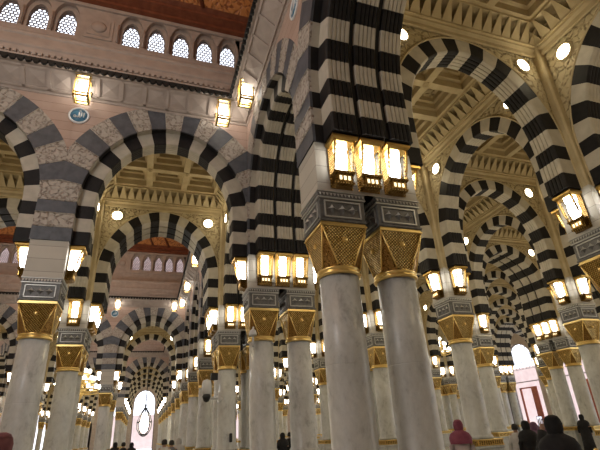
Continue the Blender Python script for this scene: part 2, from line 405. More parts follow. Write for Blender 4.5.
# ------------------------------------------------------------------ lanterns
def m_lframe():
    b=MB(); w=.2
    # back plate with shaped head and foot
    b.rings([[(-w-.03,-.0,z),( w+.03,-.0,z),(w+.03,-.03,z),(-w-.03,-.03,z)] for z in (0,.9)],0)
    # side pillars that lean out towards the canopy, pierced look by steps
    for s in (-1,1):
        b.tube([(s*w,-.16,.22),(s*w,-.25,.45),(s*w,-.31,.7),(s*w,-.35,.84)],.022,8,1)
    # canopy
    b.rings([rect(-.21,.21,-.34,0,.80),rect(-.26,.26,-.40,0,.84),rect(-.27,.27,-.41,0,.88),rect(-.24,.24,-.37,0,.93)],1)
    # bracket box under the glass
    b.rings([rect(-.15,.15,-.12,0,0),rect(-.2,.2,-.18,0,.03),rect(-.2,.2,-.2,0,.06),rect(-.18,.18,-.17,0,.07),rect(-.19,.19,-.19,0,.2),rect(-.215,.215,-.23,0,.22),rect(-.215,.215,-.24,0,.25)],0)
    for x in (-.13,-.045,.045,.13): b.box(x-.015,x+.015,-.205,-.17,.06,.2,1)
    for s in (-1,1):   # pierced scroll beside the glass
        for q in range(6):
            z=.3+q*.085; y=-.2-.02*q
            b.tube([(s*.185+.03*math.cos(a),y,z+.035*math.sin(a)) for a in [PI*i/4 for i in range(8)]],.012,5,1,True)
    return b.mesh('lantern_frame',[M['goldlamp'],M['goldedge']])
def m_lglass():
    b=MB(); rs=[]
    for z,y,w in ((.25,-.19,.075),(.32,-.24,.095),(.45,-.285,.105),(.58,-.295,.10),(.69,-.28,.085),(.695,-.31,.11),(.80,-.325,.11)):
        n=8; rs.append([(w*math.cos(PI+PI*k/n),y*.35+ (y*.65)*math.sin(PI*k/n),z) for k in range(n+1)]+[(w,-.03,z),(-w,-.03,z)])
    b.rings(rs,0,False)
    return b.mesh('lantern_glass',[M['glass']])
def m_lglow():
    b=MB(); b.box(-.12,.12,-.197,-.17,.10,.17,0); return b.mesh('lit_slot',[M['glow']])
LS=1.1
LF,LG,LW=m_lframe(),m_lglass(),m_lglow()
def lantern(x,y,rz,label,z=5.82):
    t=thing('wall_lantern',label,'lantern',(x,y,z),rz,'gold wall lanterns under the arches',(1,1,1.1))
    obj('lantern_frame',LF,t); obj('lantern_glass',LG,t); obj('lit_slot',LW,t)
    ALL.append(t); return t
SIDE={'front':(0,-1,0),'rear':(0,1,PI),'west':(-1,0,-PI/2),'east':(1,0,PI/2)}

# ------------------------------------------------------------------ arches, walls and bay ceilings between the piers
def facade_pos(n): return None
def arch(cx,cy,rz,half,twin,court,label,wallname):
    sx=half/CL
    t=thing('striped_arch',label,'arch',(cx,cy,0),rz,'striped arches of the arcades',(sx,1,1))
    if not twin:
        obj('soffit_band',ME['band_c' if court else 'band1'],t)
        if court: obj('outer_archivolt',ME['outer1'],t)
        else: obj('archivolt_moulding',ME['mould_f'],t)
        obj('archivolt_moulding',ME['mould_b'],t)
        struct(wallname,ME['sp1c' if court else 'sp1'],(cx,cy,0),rz,(sx,1,1))
        if court: struct('wall_court',ME['cw1'],(cx,cy,0),rz,(sx,1,1))
    else:
        k='tc' if court else 't'
        for q in range(3): obj('soffit_band',ME[k+str(q)],t)
        for q in range(2): obj('joint_strip',ME[k+'s'+str(q)],t)
        if court: obj('outer_archivolt',ME['outert'],t)
        else: obj('archivolt_moulding',ME['tmf'],t)
        obj('archivolt_moulding',ME['tmb'],t)
        struct(wallname,ME['sptc' if court else 'spt'],(cx,cy,0),rz,(sx,1,1))
        if court: struct('wall_court',ME['cwt'],(cx,cy,0),rz,(sx,1,1))
    ALL.append(t)
    return t
def put_lanterns(xn,yn,side):
    cx,cy,hx,hy=PIERS[xn,yn]; dx,dy,rz=SIDE[side]
    across=(len(dict(XS)[xn])==2) if dx==0 else (len(dict(YS)[yn])==2)
    for k in ((-.58,0,.58) if across else (0,)):
        x=cx+dx*hx+(k if dx==0 else 0); y=cy+dy*hy+(k if dx!=0 else 0)
        pos='' if not across else {-.58:'first of three ',0:'middle of three ',.58:'third of three '}[k]
        lantern(x,y,rz,f"lit gold lantern, {pos}{side} face of pier, {pier_label(xn,yn)}")
xk=[n for n,_ in XS]; yk=[n for n,_ in YS]
for i,xn in enumerate(xk):
    for j,yn in enumerate(yk):
        if (xn,yn) not in PIERS: continue
        cx,cy,hx,hy=PIERS[xn,yn]
        if i+1<len(xk) and (xk[i+1],yn) in PIERS:       # arch running east-west
            c2=PIERS[xk[i+1],yn]; a,bb=cx+hx,c2[0]-c2[2]; tw=len(dict(YS)[yn])==2
            court=(xn in 'CKL') and yn in (1,5,9)
            arch((a+bb)/2,cy,0,(bb-a)/2,tw,court,f"black and cream striped arch {XNAME[xn]} to {XNAME[xk[i+1]]}, {rown(yn)} row",'wall_cross_arcade')
            put_lanterns(xn,yn,'east'); put_lanterns(xk[i+1],yn,'west')
        if j+1<len(yk) and (xn,yk[j+1]) in PIERS:       # arch running into the depth
            c2=PIERS[xn,yk[j+1]]; a,bb=cy+hy,c2[1]-c2[3]; tw=len(dict(XS)[xn])==2
            court=xn in 'AC' and yn in (-1,0,2,3,4,6,7,8)
            arch(cx,(a+bb)/2,PI/2 if xn=='C' else -PI/2,(bb-a)/2,tw,court,f"black and cream striped arch along {XNAME[xn]}, {rown(yn)} to {rown(yk[j+1])} row",'wall_long_arcade')
            put_lanterns(xn,yn,'rear'); put_lanterns(xn,yk[j+1],'front')

# ------------------------------------------------------------------ bay ceilings
def m_bay():
    """frieze, zigzag course and coffered ceiling over a square of clear half side CL"""
    b=MB(); c=CL-.01; U=.2
    prof=[(0,11.02),(.05,11.04),(.05,11.12),(.02,11.14),(.02,11.2),(.09,11.26),(.09,11.34),(.05,11.36),(.0,11.40),(.0,11.86),(.44,11.86),(.44,11.96)]
    rs=[[(-(c-o),-(c-o),z),((c-o),-(c-o),z),((c-o),(c-o),z),(-(c-o),(c-o),z)] for o,z in [(o,z+U) for o,z in prof]]
    b.rings(rs,0,False,caps=False)
    # zigzag course: solid triangles standing in front of a deep hollow
    n=16
    for k in range(4):
        st=len(b.v); L=2*(c-.05); w=L/n; y0=-(c-.05); y1=-(c-.30)
        za,zb=11.38+U,11.86+U
        for q in range(n):
            x=-L/2+w*(q+.5)
            b.rings([[(x-w*.5,yy+e,za+.0),(x+w*.5,yy+e,za),(x+.025,yy+e+.33,zb),(x-.025,yy+e+.33,zb)] for yy,e in ((y0,.07),(y0,.01))],0,False,caps=True)
        b.box(-L/2-.05,L/2+.05,y0-.06,y0+.1,za-.05,za+.02,0)
        b.xf(Matrix.Rotation(k*PI/2,4,'Z'),st)
    # coffers 3 x 3
    h=c-.42; bw=.12; cell=2*h/3; zb=11.94+U
    for ix in range(3):
        for iy in range(3):
            x0=-h+ix*cell; y0=-h+iy*cell; x1=x0+cell; y1=y0+cell
            seq=[(0,zb),(bw,zb),(bw,zb+.26),(bw+.1,zb+.29),(bw+.1,zb+.5),(bw+.19,zb+.53),(bw+.19,zb+.72)]
            b.rings([rect(x0+o,x1-o,y0+o,y1-o,z) for o,z in seq],0,False,caps=False)
            o=bw+.19; b.add(rect(x0+o,x1-o,y0+o,y1-o,zb+.72),[(0,1,2,3)],1)
    for ix in range(1,3):
        for iy in range(1,3): 
            st=len(b.v); b.lathe([(.12,zb+.0),(.12,zb-.03),(.07,zb-.06),(.03,zb-.1)],10,0,False,-h+ix*cell,-h+iy*cell)
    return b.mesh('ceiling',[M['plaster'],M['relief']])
ME['bay']=m_bay()
def m_disc():
    b=MB(); b.lathe([(.2,0),(.2,.05),(.165,.062),(0.001,.07)],24); b.xf(Matrix.Rotation(PI/2,4,'X')); return b.mesh('light_glass',[M['disc']])
def m_discring():
    b=MB(); b.lathe([(.27,0),(.27,.03),(.24,.06),(.205,.06),(.205,0)],24); b.xf(Matrix.Rotation(PI/2,4,'X')); return b.mesh('light_ring',[M['plaster']])
DG,DR=m_disc(),m_discring()
BAYS=[]
def bay(x0,x1,y0,y1,label,discs=True):
    cx,cy=(x0+x1)/2,(y0+y1)/2; sx,sy=(x1-x0)/2/CL,(y1-y0)/2/CL
    struct('ceiling',ME['bay'],(cx,cy,0),0,(sx,sy,1))
    BAYS.append((cx,cy))
    if not discs: return
    for side,(dx,dy,rz) in SIDE.items():
        for s in (-1,1):
            # the light sits on the bay's inner face of the wall on that side and looks into the bay
            if dx==0: x=cx+s*1.84*sx; y=cy+dy*((y1-y0)/2+.02)
            else: x=cx+dx*((x1-x0)/2+.02); y=cy+s*1.84*sy
            end={('front',-1):'west',('front',1):'east',('rear',-1):'west',('rear',1):'east',('west',-1):'front',('west',1):'rear',('east',-1):'front',('east',1):'rear'}[side,s]
            t=thing('round_wall_light',f"round glowing light, {end} end of {side} spandrel, {label}",'wall light',(x,y,10.80),rz+PI,'round lights in the arch spandrels')
            obj('light_ring',DR,t); obj('light_glass',DG,t); ALL.append(t)
def edges(c,axis):
    return
xcl=[]; 
for i in range(len(xk)-1):
    a=XS[i][1][-1]+HT; b_=XS[i+1][1][0]-HT; xcl.append((a,b_,i))
xcl.append((XS[-1][1][-1]+HT,XW-.25,len(xk)-1))
ycl=[]
for j in range(len(yk)-1):
    ycl.append((YS[j][1][-1]+HT,YS[j+1][1][0]-HT,j))
ycl.append((YS[-1][1][-1]+HT,YW-.25,len(yk)-1))
for a,b_,i in xcl:
    for c,d,j in ycl:
        if xk[i] in 'CKL' and yk[j] in (-1,0,2,3,4,6,7,8): continue
        bay(a,b_,c,d,f"bay east of {XNAME[xk[i]]} behind {rown(yk[j])} row")
for c,d,j in ycl: bay(-20.9,-14.86-HT,c,d,f"bay west of court behind {rown(yk[j])} row")
# arches that land on the two far facades
def m_corbel():
    b=MB(); b.box(-.3,.3,-HB,HB,Z_AB0,13.3,0); return b.mesh('wall_pier',[M['pier']])
cb=m_corbel()
for j,yn in enumerate(yk):
    cx,cy,hx,hy=PIERS['I',yn]; a,bb=cx+hx,XW-.3
    arch((a+bb)/2,cy,0,(bb-a)/2,len(dict(YS)[yn])==2,False,f"black and cream striped arch fifth aisle to east facade, {rown(yn)} row",'wall_cross_arcade')
    put_lanterns('I',yn,'east'); 
    struct('wall_pier',cb,(XW,cy,0),0,(1,hy/HB,1))
for i,xn in enumerate(xk):
    cx,cy,hx,hy=PIERS[xn,YS[-1][0]]; a,bb=cy+hy,YW-.3
    arch(cx,(a+bb)/2,-PI/2,(bb-a)/2,len(dict(XS)[xn])==2,False,f"black and cream striped arch along {XNAME[xn]}, last row to end wall",'wall_long_arcade')
    put_lanterns(xn,YS[-1][0],'rear')
    struct('wall_pier',cb,(cx,YW,0),PI/2,(1,hx/HB,1))

# ------------------------------------------------------------------ far facades: east wall with arched glazed openings, end wall with tall doors
def m_opening(half,zs,rise,zw,wid,thick,matw):
    """wall panel width 2*wid, height zw with a round-headed hole"""
    b=MB(); n=20
    pts=[(half*math.cos(PI*(1-k/n)),zs+rise*math.sin(PI*(1-k/n))) for k in range(n+1)]
    for y0,y1 in ((-thick/2,thick/2),):
        b.box(-wid,-half,y0,y1,0,zw,0); b.box(half,wid,y0,y1,0,zw,0)
        for (xa,za),(xb,zb) in zip(pts,pts[1:]):
            b.rings([[(xa,y0,za),(xa,y1,za),(xa,y1,zw),(xa,y0,zw)],[(xb,y0,zb),(xb,y1,zb),(xb,y1,zw),(xb,y0,zw)]],0)
    return b.mesh('wall_panel',[matw])
def m_doorframe(half,zs,rise,head):
    """gilt grille door: frame, transom, fan lattice"""
    b=MB(); n=20
    b.tube([(-half+.05,0,0)]+[((half-.05)*math.cos(PI*(1-k/n)),0,zs+(rise-.05)*math.sin(PI*(1-k/n))) for k in range(n+1)]+[(half-.05,0,0)],.09,6)
    if half>2.04: b.box(-half,half,-.04,.04,head-.05,head+.05)
    for k in range(-3,4) if half>2.04 else ():
        x=k*half/4; top=zs+rise*math.sqrt(max(0,1-(x/half)**2))-.05
        b.box(x-.02,x+.02,-.02,.02,zs-.6,top)
    z=zs-.6
    while z<zs+rise-.2 and half>2.04:
        w=half if z<zs else half*math.sqrt(max(0,1-((z-zs)/rise)**2))
        b.box(-w,w,-.02,.02,z-.02,z+.02); z+=.8
    return b.mesh('door_frame',[M['window']])
def m_doorleaf(half,head):
    b=MB()
    b.box(-half*.62,half*.62,-.05,.05,head-.75,head-.6,0); b.box(-half*.62,-half*.5,-.05,.05,0,head-.6,0)
    b.box(half*.22,half*.62,-.05,.05,0,head-.75,0)
    for k in range(4): b.box(half*.27,half*.57,-.08,.08,.3+k*(head-1.2)/4,.3+(k+.8)*(head-1.2)/4,0,.02)
    return b.mesh('door_leaf',[M['doorred']])
def facade(cx,cy,rz,wid,half,zs,rise,head,n,inside):
    struct(inside,m_opening(half,zs,rise,13.3,wid,.5,M['court']),(cx,cy,0),rz)
    d=struct('door_%d'%n,m_doorframe(half,zs,rise,head),(cx,cy,0),rz)
    if inside=='wall_east': obj('door_leaf',m_doorleaf(half,head),d)
n=1
for a,b_,j in ycl:
    facade(XW,(a+b_)/2,-PI/2,(b_-a)/2+HB,2.05,7.6,2.4,5.6,n,'wall_east'); n+=1
for a,b_,i in xcl:
    facade((a+b_)/2,YW,0,(b_-a)/2+HB,2.03,8.1,2.6,4.9,n,'wall_end'); n+=1

# ------------------------------------------------------------------ courts: cornice, clerestory, wooden dome ceiling
CH=8.535   # half of the clear court side
def court_ring(prof,b,m=0,m_of=None):
    rs=[[(-(CH-o),-(CH-o),z),((CH-o),-(CH-o),z),((CH-o),(CH-o),z),(-(CH-o),(CH-o),z)] for o,z in prof]
    b.rings(rs,m,False,caps=False)
def m_cornice():
    b=MB()
    court_ring([(0,11.80),(.05,11.82),(.05,11.9),(.08,11.93),(.62,12.36),(.66,12.36),(.66,12.36),(.74,12.36),(.74,12.42),(.80,12.5),(.80,12.58),(.62,12.66),(.62,12.8),(.66,12.83),(.66,12.93),(.46,13.0),(.46,13.2),(.5,13.24),(.5,13.34),(.3,13.42),(.22,13.9),(.26,13.95),(.26,14.05),(.0,14.1),(-.85,14.2)],b)
    L=2*CH
    for k in range(4):
        st=len(b.v)
        # cove panels: framed squares with a low four-sided boss
        n=22; w=(L-1.4)/n
        def cv(t): return (-CH+.08+.54*t,11.93+.43*t)     # along the cove, lower to upper edge
        def slab(x0,x1,t0,t1,h):
            (ya,za),(yb,zb)=cv(t0),cv(t1); nx,nz=.62*h,-.78*h
            b.rings([[(x0,ya,za),(x1,ya,za),(x1,yb,zb),(x0,yb,zb)],[(x0,ya+nx,za+nz),(x1,ya+nx,za+nz),(x1,yb+nx,zb+nz),(x0,yb+nx,zb+nz)]],0)
        for q in range(n+1): slab(-L/2+.7+q*w-.045,-L/2+.7+q*w+.045,0,1,.05)
        slab(-L/2+.1,L/2-.1,0,.1,.05); slab(-L/2+.6,L/2-.6,.9,1,.05)
        for q in range(n):
            x=-L/2+.7+(q+.5)*w; (ya,za),(yb,zb),(ym,zm)=cv(.2),cv(.8),cv(.5)
            b.add([(x-.24,ya,za-.005),(x+.24,ya,za-.005),(x+.24,yb,zb-.005),(x-.24,yb,zb-.005),(x,ym+.02,zm-.035)],[(0,1,4),(1,2,4),(2,3,4),(3,0,4)],0)
        # black scalloped course hanging at the edge
        nn=74; w=(L-1.4)/nn
        for q in range(nn):
            x=-L/2+.7+(q+.5)*w; y=-CH+.76
            pts=[(x+w*.46*math.cos(a),12.44-.12*math.sin(a)) for a in [PI*i/6 for i in range(7)]]
            b.rings([[(p[0],y-.03,p[1]) for p in pts],[(p[0],y+.06,p[1]) for p in pts]],1)
        b.box(-L/2+.7,L/2-.7,y-.04,y+.06,12.42,12.5,1)
        # fine dentils above
        nn=90; w=(L-1.3)/nn
        for q in range(nn):
            x=-L/2+.65+(q+.5)*w; y=-CH+.66
            b.box(x-w*.28,x+w*.28,y-.02,y+.06,12.7,12.82,0)
        b.xf(Matrix.Rotation(k*PI/2,4,'Z'),st)
    return b.mesh('trim',[M['court'],M['joint']])
WS=.943; WZ0,WZ1,WZA=15.43,16.08,16.76     # clerestory windows
WY=.80                                       # set back behind the court wall
def hole_pts(half,z0,zs,za,n=7):
    """pointed-arch outline, from lower left round to lower right"""
    pts=[(-half,z0),(-half,zs)]
    for k in range(1,n): 
        t=k/n; pts.append((-half*(1-t**1.5) if t<1 else 0,zs+(za-zs)*math.sin(t*PI/2)))
    pts.append((0,za)); return pts+[(-x,z) for x,z in pts[-2::-1]]
def cell(b,x,w,z0,z1,y,d,out,m=0):
    """wall cell with a hole whose outline is out; reveal depth d"""
    P=out
    b.add([(x-w,y,z0),(x-w,y,P[0][1]),(x+w,y,P[0][1]),(x+w,y,z0)],[(0,1,2,3)],m)
    b.add([(x-w,y,P[0][1]),(x-w,y,z1),(x+P[0][0],y,z1),(x+P[0][0],y,P[0][1])],[(0,1,2,3)],m)
    b.add([(x+w,y,P[0][1]),(x+w,y,z1),(x-P[0][0],y,z1),(x-P[0][0],y,P[0][1])],[(0,1,2,3)],m)
    for (xa,za),(xb,zb) in zip(P[1:],P[2:-1]):
        b.add([(x+xa,y,za),(x+xb,y,zb),(x+xb,y,z1),(x+xa,y,z1)],[(0,1,2,3)],m)
    if d:
        for (xa,za),(xb,zb) in zip(P,P[1:]+P[:1]):
            b.add([(x+xa,y,za),(x+xb,y,zb),(x+xb,y+d,zb),(x+xa,y+d,za)],[(0,1,2,3)],m)
def m_clere():
    b=MB(); zt=17.05; y=-0
    for bayx in (-6.03,0,6.03):
        for k in range(-2,3):
            x=bayx+k*WS
            big=hole_pts(.42,WZ0-.05,WZ1+.24,WZA+.22); cell(b,x,WS/2,14.1,zt,0,.16,big)
            o2=hole_pts(.32,WZ0,WZ1,WZA); cell(b,x,WS/2,14.1,zt,.16,.2,o2)
            b.tube([(x-.47,-.02,WZ0),(x-.47,-.02,WZ1+.25)],.035,6)
        e=bayx+2.5*WS; g=6.03-5*WS
        for xc in ([bayx-2.5*WS-g/2,e+g/2] if bayx==0 else [math.copysign(9.2,bayx)]):
            ww=g/2 if bayx==0 else .99
            b.box(xc-ww,xc+ww,0,.3,14.1,zt)
            for (za,zb,q) in ((15.4,16.5,.5),(15.55,16.35,.38)): b.box(xc-q,xc+q,-.04 if q>.4 else -.07,0,za,zb,0,.015)
            st=len(b.v); b.lathe([(.27,0),(.27,.05),(.2,.09),(.01,.13)],20); b.xf(Matrix.Translation((xc,-.05,15.95))@Matrix.Rotation(PI/2,4,'X'),st)
    # plain band and rail below and above
    b.box(-9,9,-.06,.0,15.08,15.2,0); b.box(-9,9,-.1,.05,16.9,17.06,0,.02)
    return b.mesh('wall_clerestory',[M['court']])
def m_lattice():
    """honeycomb tracery inside the pointed window"""
    b=MB(); P=hole_pts(.32,WZ0,WZ1,WZA)
    def inside(x,z):
        if not (WZ0<=z<=WZA) or abs(x)>.32: return False
        if z<=WZ1: return True
        for (xa,za),(xb,zb) in zip(P[1:len(P)//2],P[2:len(P)//2+1]):
            if za<=z<=zb: return abs(x)<=abs(xa+(xb-xa)*(z-za)/max(zb-za,1e-6))
        return False
    r=.085
    for i in range(-3,4):
        for j in range(0,12):
            x=i*r*1.732+(j%2)*r*.866; z=WZ0+j*r*1.5
            for k in range(3):
                a0=PI/6+k*PI/3; a1=a0+PI/3
                p=(x+r*math.cos(a0),z+r*math.sin(a0)); q=(x+r*math.cos(a1),z+r*math.sin(a1))
                if inside(*p) and inside(*q): b.tube([(p[0],0,p[1]),(q[0],0,q[1])],.026,4)
    b.tube([(x,0,z) for x,z in P],.025,6,0,True)
    return b.mesh('window_lattice',[M['window']])
def m_pane():
    b=MB(); P=hole_pts(.32,WZ0,WZ1,WZA); b.add([(x,0.0,z) for x,z in P],[tuple(range(len(P)))]); return b.mesh('window_pane',[M['pane']])
def m_dome():
    b=MB(); c=CH+WY
    prof=[(c,17.05),(c-.25,17.1),(c-.25,17.22),(c-.5,17.3),(c-.42,17.36),(c-.5,17.4),(c-.5,17.5),(c-.55,17.52),(c-.7,17.6),(c-2.8,19.2),(c-3.0,19.2),(c-3.0,19.5),(c-5.5,20.8),(c-5.7,20.8),(c-5.7,21.1)]
    for i,((h0,z0),(h1,z1)) in enumerate(zip(prof,prof[1:])):
        b.rings([rect(-h0,h0,-h0,h0,z0),rect(-h1,h1,-h1,h1,z1)],0 if i in (8,11) else 1,False,caps=False)
    h=c-5.7; b.add(rect(-h,h,-h,h,21.1),[(0,1,2,3)],0)
    for k in range(4):
        st=len(b.v)
        for q in range(-5,6): b.tube([(q*1.35,-(c-.68),17.58),(q*1.1,-(c-2.82),19.22)],.09,6,1)
        b.xf(Matrix.Rotation(k*PI/2,4,'Z'),st)
    return b.mesh('ceiling_dome',[M['wood'],M['woodd']])
CORN,CLER,LATT,PANE,DOME=m_cornice(),m_clere(),m_lattice(),m_pane(),m_dome()
COURTS=[(3.236-HB-CH,12.984-HB-CH),(3.236-HB-CH,38.184-HB-CH),(3.236-HB-CH,63.384-HB-CH)]
wn=1
for ci,(cx,cy) in enumerate(COURTS):
    struct('trim_cornice',CORN,(cx,cy,0)); struct('ceiling_dome',DOME,(cx,cy,0))
    for rz,ex,ey,nm in ((0,0,1,'far'),(-PI/2,1,0,'east'),(PI/2,-1,0,'west'),(PI,0,-1,'near')):
        x=cx+ex*(CH+WY); y=cy+ey*(CH+WY)
        struct('wall_clerestory',CLER,(x,y,0),rz)
        if nm in ('near','west') or ci==2: continue     # no window of these sides shows
        R=Matrix.Rotation(rz,4,'Z')
        for bayx in (-6.03,0,6.03):
            for k in range(-2,3):
                p=R@Vector((bayx+k*WS,.3,0))
                w=struct('window_%d'%wn,LATT,(x+p.x,y+p.y,0),rz); wn+=1
                q=obj('window_pane',PANE,w,(0,.05,0))

# ------------------------------------------------------------------ shell
b=MB(); b.box(-23,44,-7.5,99,-.3,0); struct('floor',b.mesh('floor',[M['floor']]))
def shell(name,*a,m='court'):
    b=MB(); b.box(*a); return struct(name,b.mesh(name,[M[m]]))
x0,x1=COURTS[0][0]-CH-.25,COURTS[0][0]+CH+.25
ya0,ya1=COURTS[0][1]-CH-.25,COURTS[0][1]+CH+.25; yb0,yb1=COURTS[1][1]-CH-.25,COURTS[1][1]+CH+.25; yc0,yc1=COURTS[2][1]-CH-.25,COURTS[2][1]+CH+.25
shell('ceiling_roof',x1,43,-7,99,13.3,13.5); shell('ceiling_roof',x0,x1,ya1,yb0,13.3,13.5); shell('ceiling_roof',x0,x1,yb1,yc0,13.3,13.5); shell('ceiling_roof',x0,x1,yc1,99,13.3,13.5); shell('ceiling_roof',x0,x1,-7,ya0,13.3,13.5)
shell('ceiling_roof',-23,x0,-7,99,13.3,13.5); shell('wall_west',-21.3,-20.85,-7,99,0,13.7); shell('wall_near',-23,43,-7,ya0,0,13.7)
for (cx,cy) in COURTS:
    e=CH+WY+.55; shell('ceiling_dome_cover',cx-e,cx+e,cy-e,cy+e,21.2,21.4,m='woodd')
    for s in (-1,1):
        shell('wall_dome_drum',cx-e,cx+e,cy+s*e-.1,cy+s*e+.1,17.05,21.3,m='facade'); shell('wall_dome_drum',cx+s*e-.1,cx+s*e+.1,cy-e,cy+e,17.05,21.3,m='facade')
# buildings outside the doors
shell('exterior_wall',56,58,20,99,0,9,m='facade'); shell('exterior_wall',-10,44,112,114,0,7,m='facade')

# ------------------------------------------------------------------ lanterns hung under the court cornice and round medallions
def m_boxlantern():
    f=MB()
    for sx in (-1,1):
        for sy in (-1,1): f.box(sx*.2-.025,sx*.2+.025,sy*.2-.025,sy*.2+.025,0,.82,0)
    for z,hh in ((0,.05),(.12,.03),(.62,.03),(.78,.06)):
        for s in (-1,1): f.box(-.23,.23,s*.2-.03,s*.2+.03,z,z+hh,0); f.box(s*.2-.03,s*.2+.03,-.23,.23,z,z+hh,0)
    f.box(-.25,.25,-.25,.25,.82,.88,0,.01)
    g=MB(); g.lathe([(.1,.1),(.16,.16),(.175,.35),(.165,.55),(.12,.68)],12,0)
    return f.mesh('lantern_frame',[M['goldp']]),g.mesh('lantern_glass',[M['glassc']])
BF,BG=m_boxlantern()
def boxlantern(x,y,label,z=11.5):
    t=thing('court_lantern',label,'lantern',(x,y,z),0,'lanterns under the court cornice'); obj('lantern_frame',BF,t); obj('lantern_glass',BG,t); ALL.append(t)
for ci,(yn,nm) in enumerate(((12.508,'first court'),(37.71,'second court'))):
    for x,w in ((-2.65,'centre'),(1.80,'eastern'),(-8.8,'western')):
        boxlantern(x,yn-.4,f"square gold lantern under cornice, {w} one, far wall of {nm}")
    for q,yy in enumerate((yn-1.55,yn-6.0,yn-11.5)):
        boxlantern(2.36,yy,f"square gold lantern under cornice, {ORD[q]} from corner, east wall of {nm}")
def stroke(b,pts,r,m): b.tube([(x,-.06,z) for x,z in pts],r,6,m)
def m_medal():
    rim=MB(); rim.lathe([(.36,0),(.36,.05),(.33,.07),(.29,.05),(.29,0)],32); rim.xf(Matrix.Rotation(PI/2,4,'X'))
    f=MB(); f.lathe([(.29,.0),(.29,.045),(.001,.05)],32); f.xf(Matrix.Rotation(PI/2,4,'X'))
    c=MB()
    # the calligraphic word: upright strokes with a connecting base line and end loop
    stroke(c,[(.17,.13),(.165,-.07)],.027,0)
    stroke(c,[(.09,.13),(.085,-.05),(.05,-.08),(.0,-.075)],.027,0)
    stroke(c,[(.01,.12),(.005,-.05),(-.03,-.08),(-.08,-.07)],.027,0)
    stroke(c,[(-.08,-.07),(-.12,-.02),(-.16,-.03),(-.17,-.08),(-.12,-.1),(-.07,-.07)],.022,0)
    stroke(c,[(.07,.17),(.05,.19),(.035,.165),(.02,.19),(.0,.17)],.015,0); stroke(c,[(.0,.21),(.06,.235)],.015,0)
    return rim.mesh('medallion_rim',[M['white']]),f.mesh('medallion_face',[M['blue']]),c.mesh('lettering',[M['white']])
MR,MF,MC=m_medal()
def medallion(x,y,z,rz,label):
    t=thing('wall_medallion',label,'medallion',(x,y,z),rz,'blue medallions on court walls',(.85,.85,.85))
    obj('medallion_rim',MR,t); f=obj('medallion_face',MF,t); obj('lettering',MC,f); ALL.append(t)
medallion(-2.70,12.508,11.17,0,"round blue enamel medallion with white Arabic letters on pink wall of near court")
medallion(2.76,6.98,11.23,-PI/2,"round blue enamel medallion edge-on high on the east court wall")
medallion(-2.83,37.70,11.23,0,"small round blue medallion on the far wall of the second court")

# ------------------------------------------------------------------ chandeliers
def m_chand():
    f=MB(); gl=[]
    f.tube([(0,0,1.5),(0,0,5.6)],.025,6)
    f.lathe([(.03,1.6),(.12,1.5),(.3,1.35),(.12,1.3),(.12,.9),(.3,.8),(.05,.2),(.02,0)],12)
    for r,z,n in ((.85,.75,12),(.6,1.15,10),(.35,1.5,6)):
        f.tube([(r*math.cos(2*PI*k/24),r*math.sin(2*PI*k/24),z) for k in range(24)],.04,6,0,True)
        f.tube([(r*math.cos(2*PI*k/24),r*math.sin(2*PI*k/24),z-.14) for k in range(24)],.03,6,0,True)
        for k in range(n):
            a=2*PI*k/n; x,y=r*math.cos(a),r*math.sin(a)
            f.tube([(0,0,z-.05),(x*.5,y*.5,z-.15),(x,y,z)],.018,5)
            g=MB(); gl.append(g); g.lathe([(.03,z+.03),(.075,z+.08),(.08,z+.16),(.05,z+.24)],8,0,True,x,y)
    return f.mesh('chandelier_frame',[M['goldp']]),[g.mesh('lamp_glass',[M['chlamp']]) for g in gl]
CF,CG=m_chand()
def chandelier(x,y,z,label,sc):
    t=thing('chandelier',label,'chandelier',(x,y,z),0,'brass chandeliers',(sc,sc,sc)); obj('chandelier_frame',CF,t)
    for g in CG: obj('lamp_glass',g,t)
    ALL.append(t)
chandelier(-3.0,24.5,3.3,"tiered brass chandelier with white lamps hanging in the second court",1)
chandelier(25.63,35.18,6.7,"tiered brass chandelier seen between the tall east column pair and first aisle row",1.35)
t=thing('pendant_lantern',"dark onion-shaped pendant lantern hanging before the bright end door",'lantern',(.25,54.4,0))
b=MB(); b.tube([(0,0,5.2),(0,0,9.5)],.05,6); b.lathe([(.02,5.5),(.12,5.2),(.08,5.0),(.3,4.9),(.05,4.8)],12)
for k in range(8):
    a=k*PI/4; b.tube([(r*math.cos(a),r*math.sin(a),z) for r,z in ((.1,4.9),(.5,4.3),(.75,3.5),(.7,2.8),(.4,2.3),(.1,2.1))],.06,6)
for r,z in ((.75,3.5),(.4,2.3)): b.tube([(r*math.cos(2*PI*k/24),r*math.sin(2*PI*k/24),z) for k in range(24)],.06,6,0,True)
obj('lantern_cage',b.mesh('lantern_cage',[M['black']]),t)
b=MB(); b.lathe([(.05,2.4),(.35,2.7),(.45,3.4),(.3,4.1),(.06,4.5)],14); obj('lantern_glass',b.mesh('lantern_glass',[M['disc']]),t)

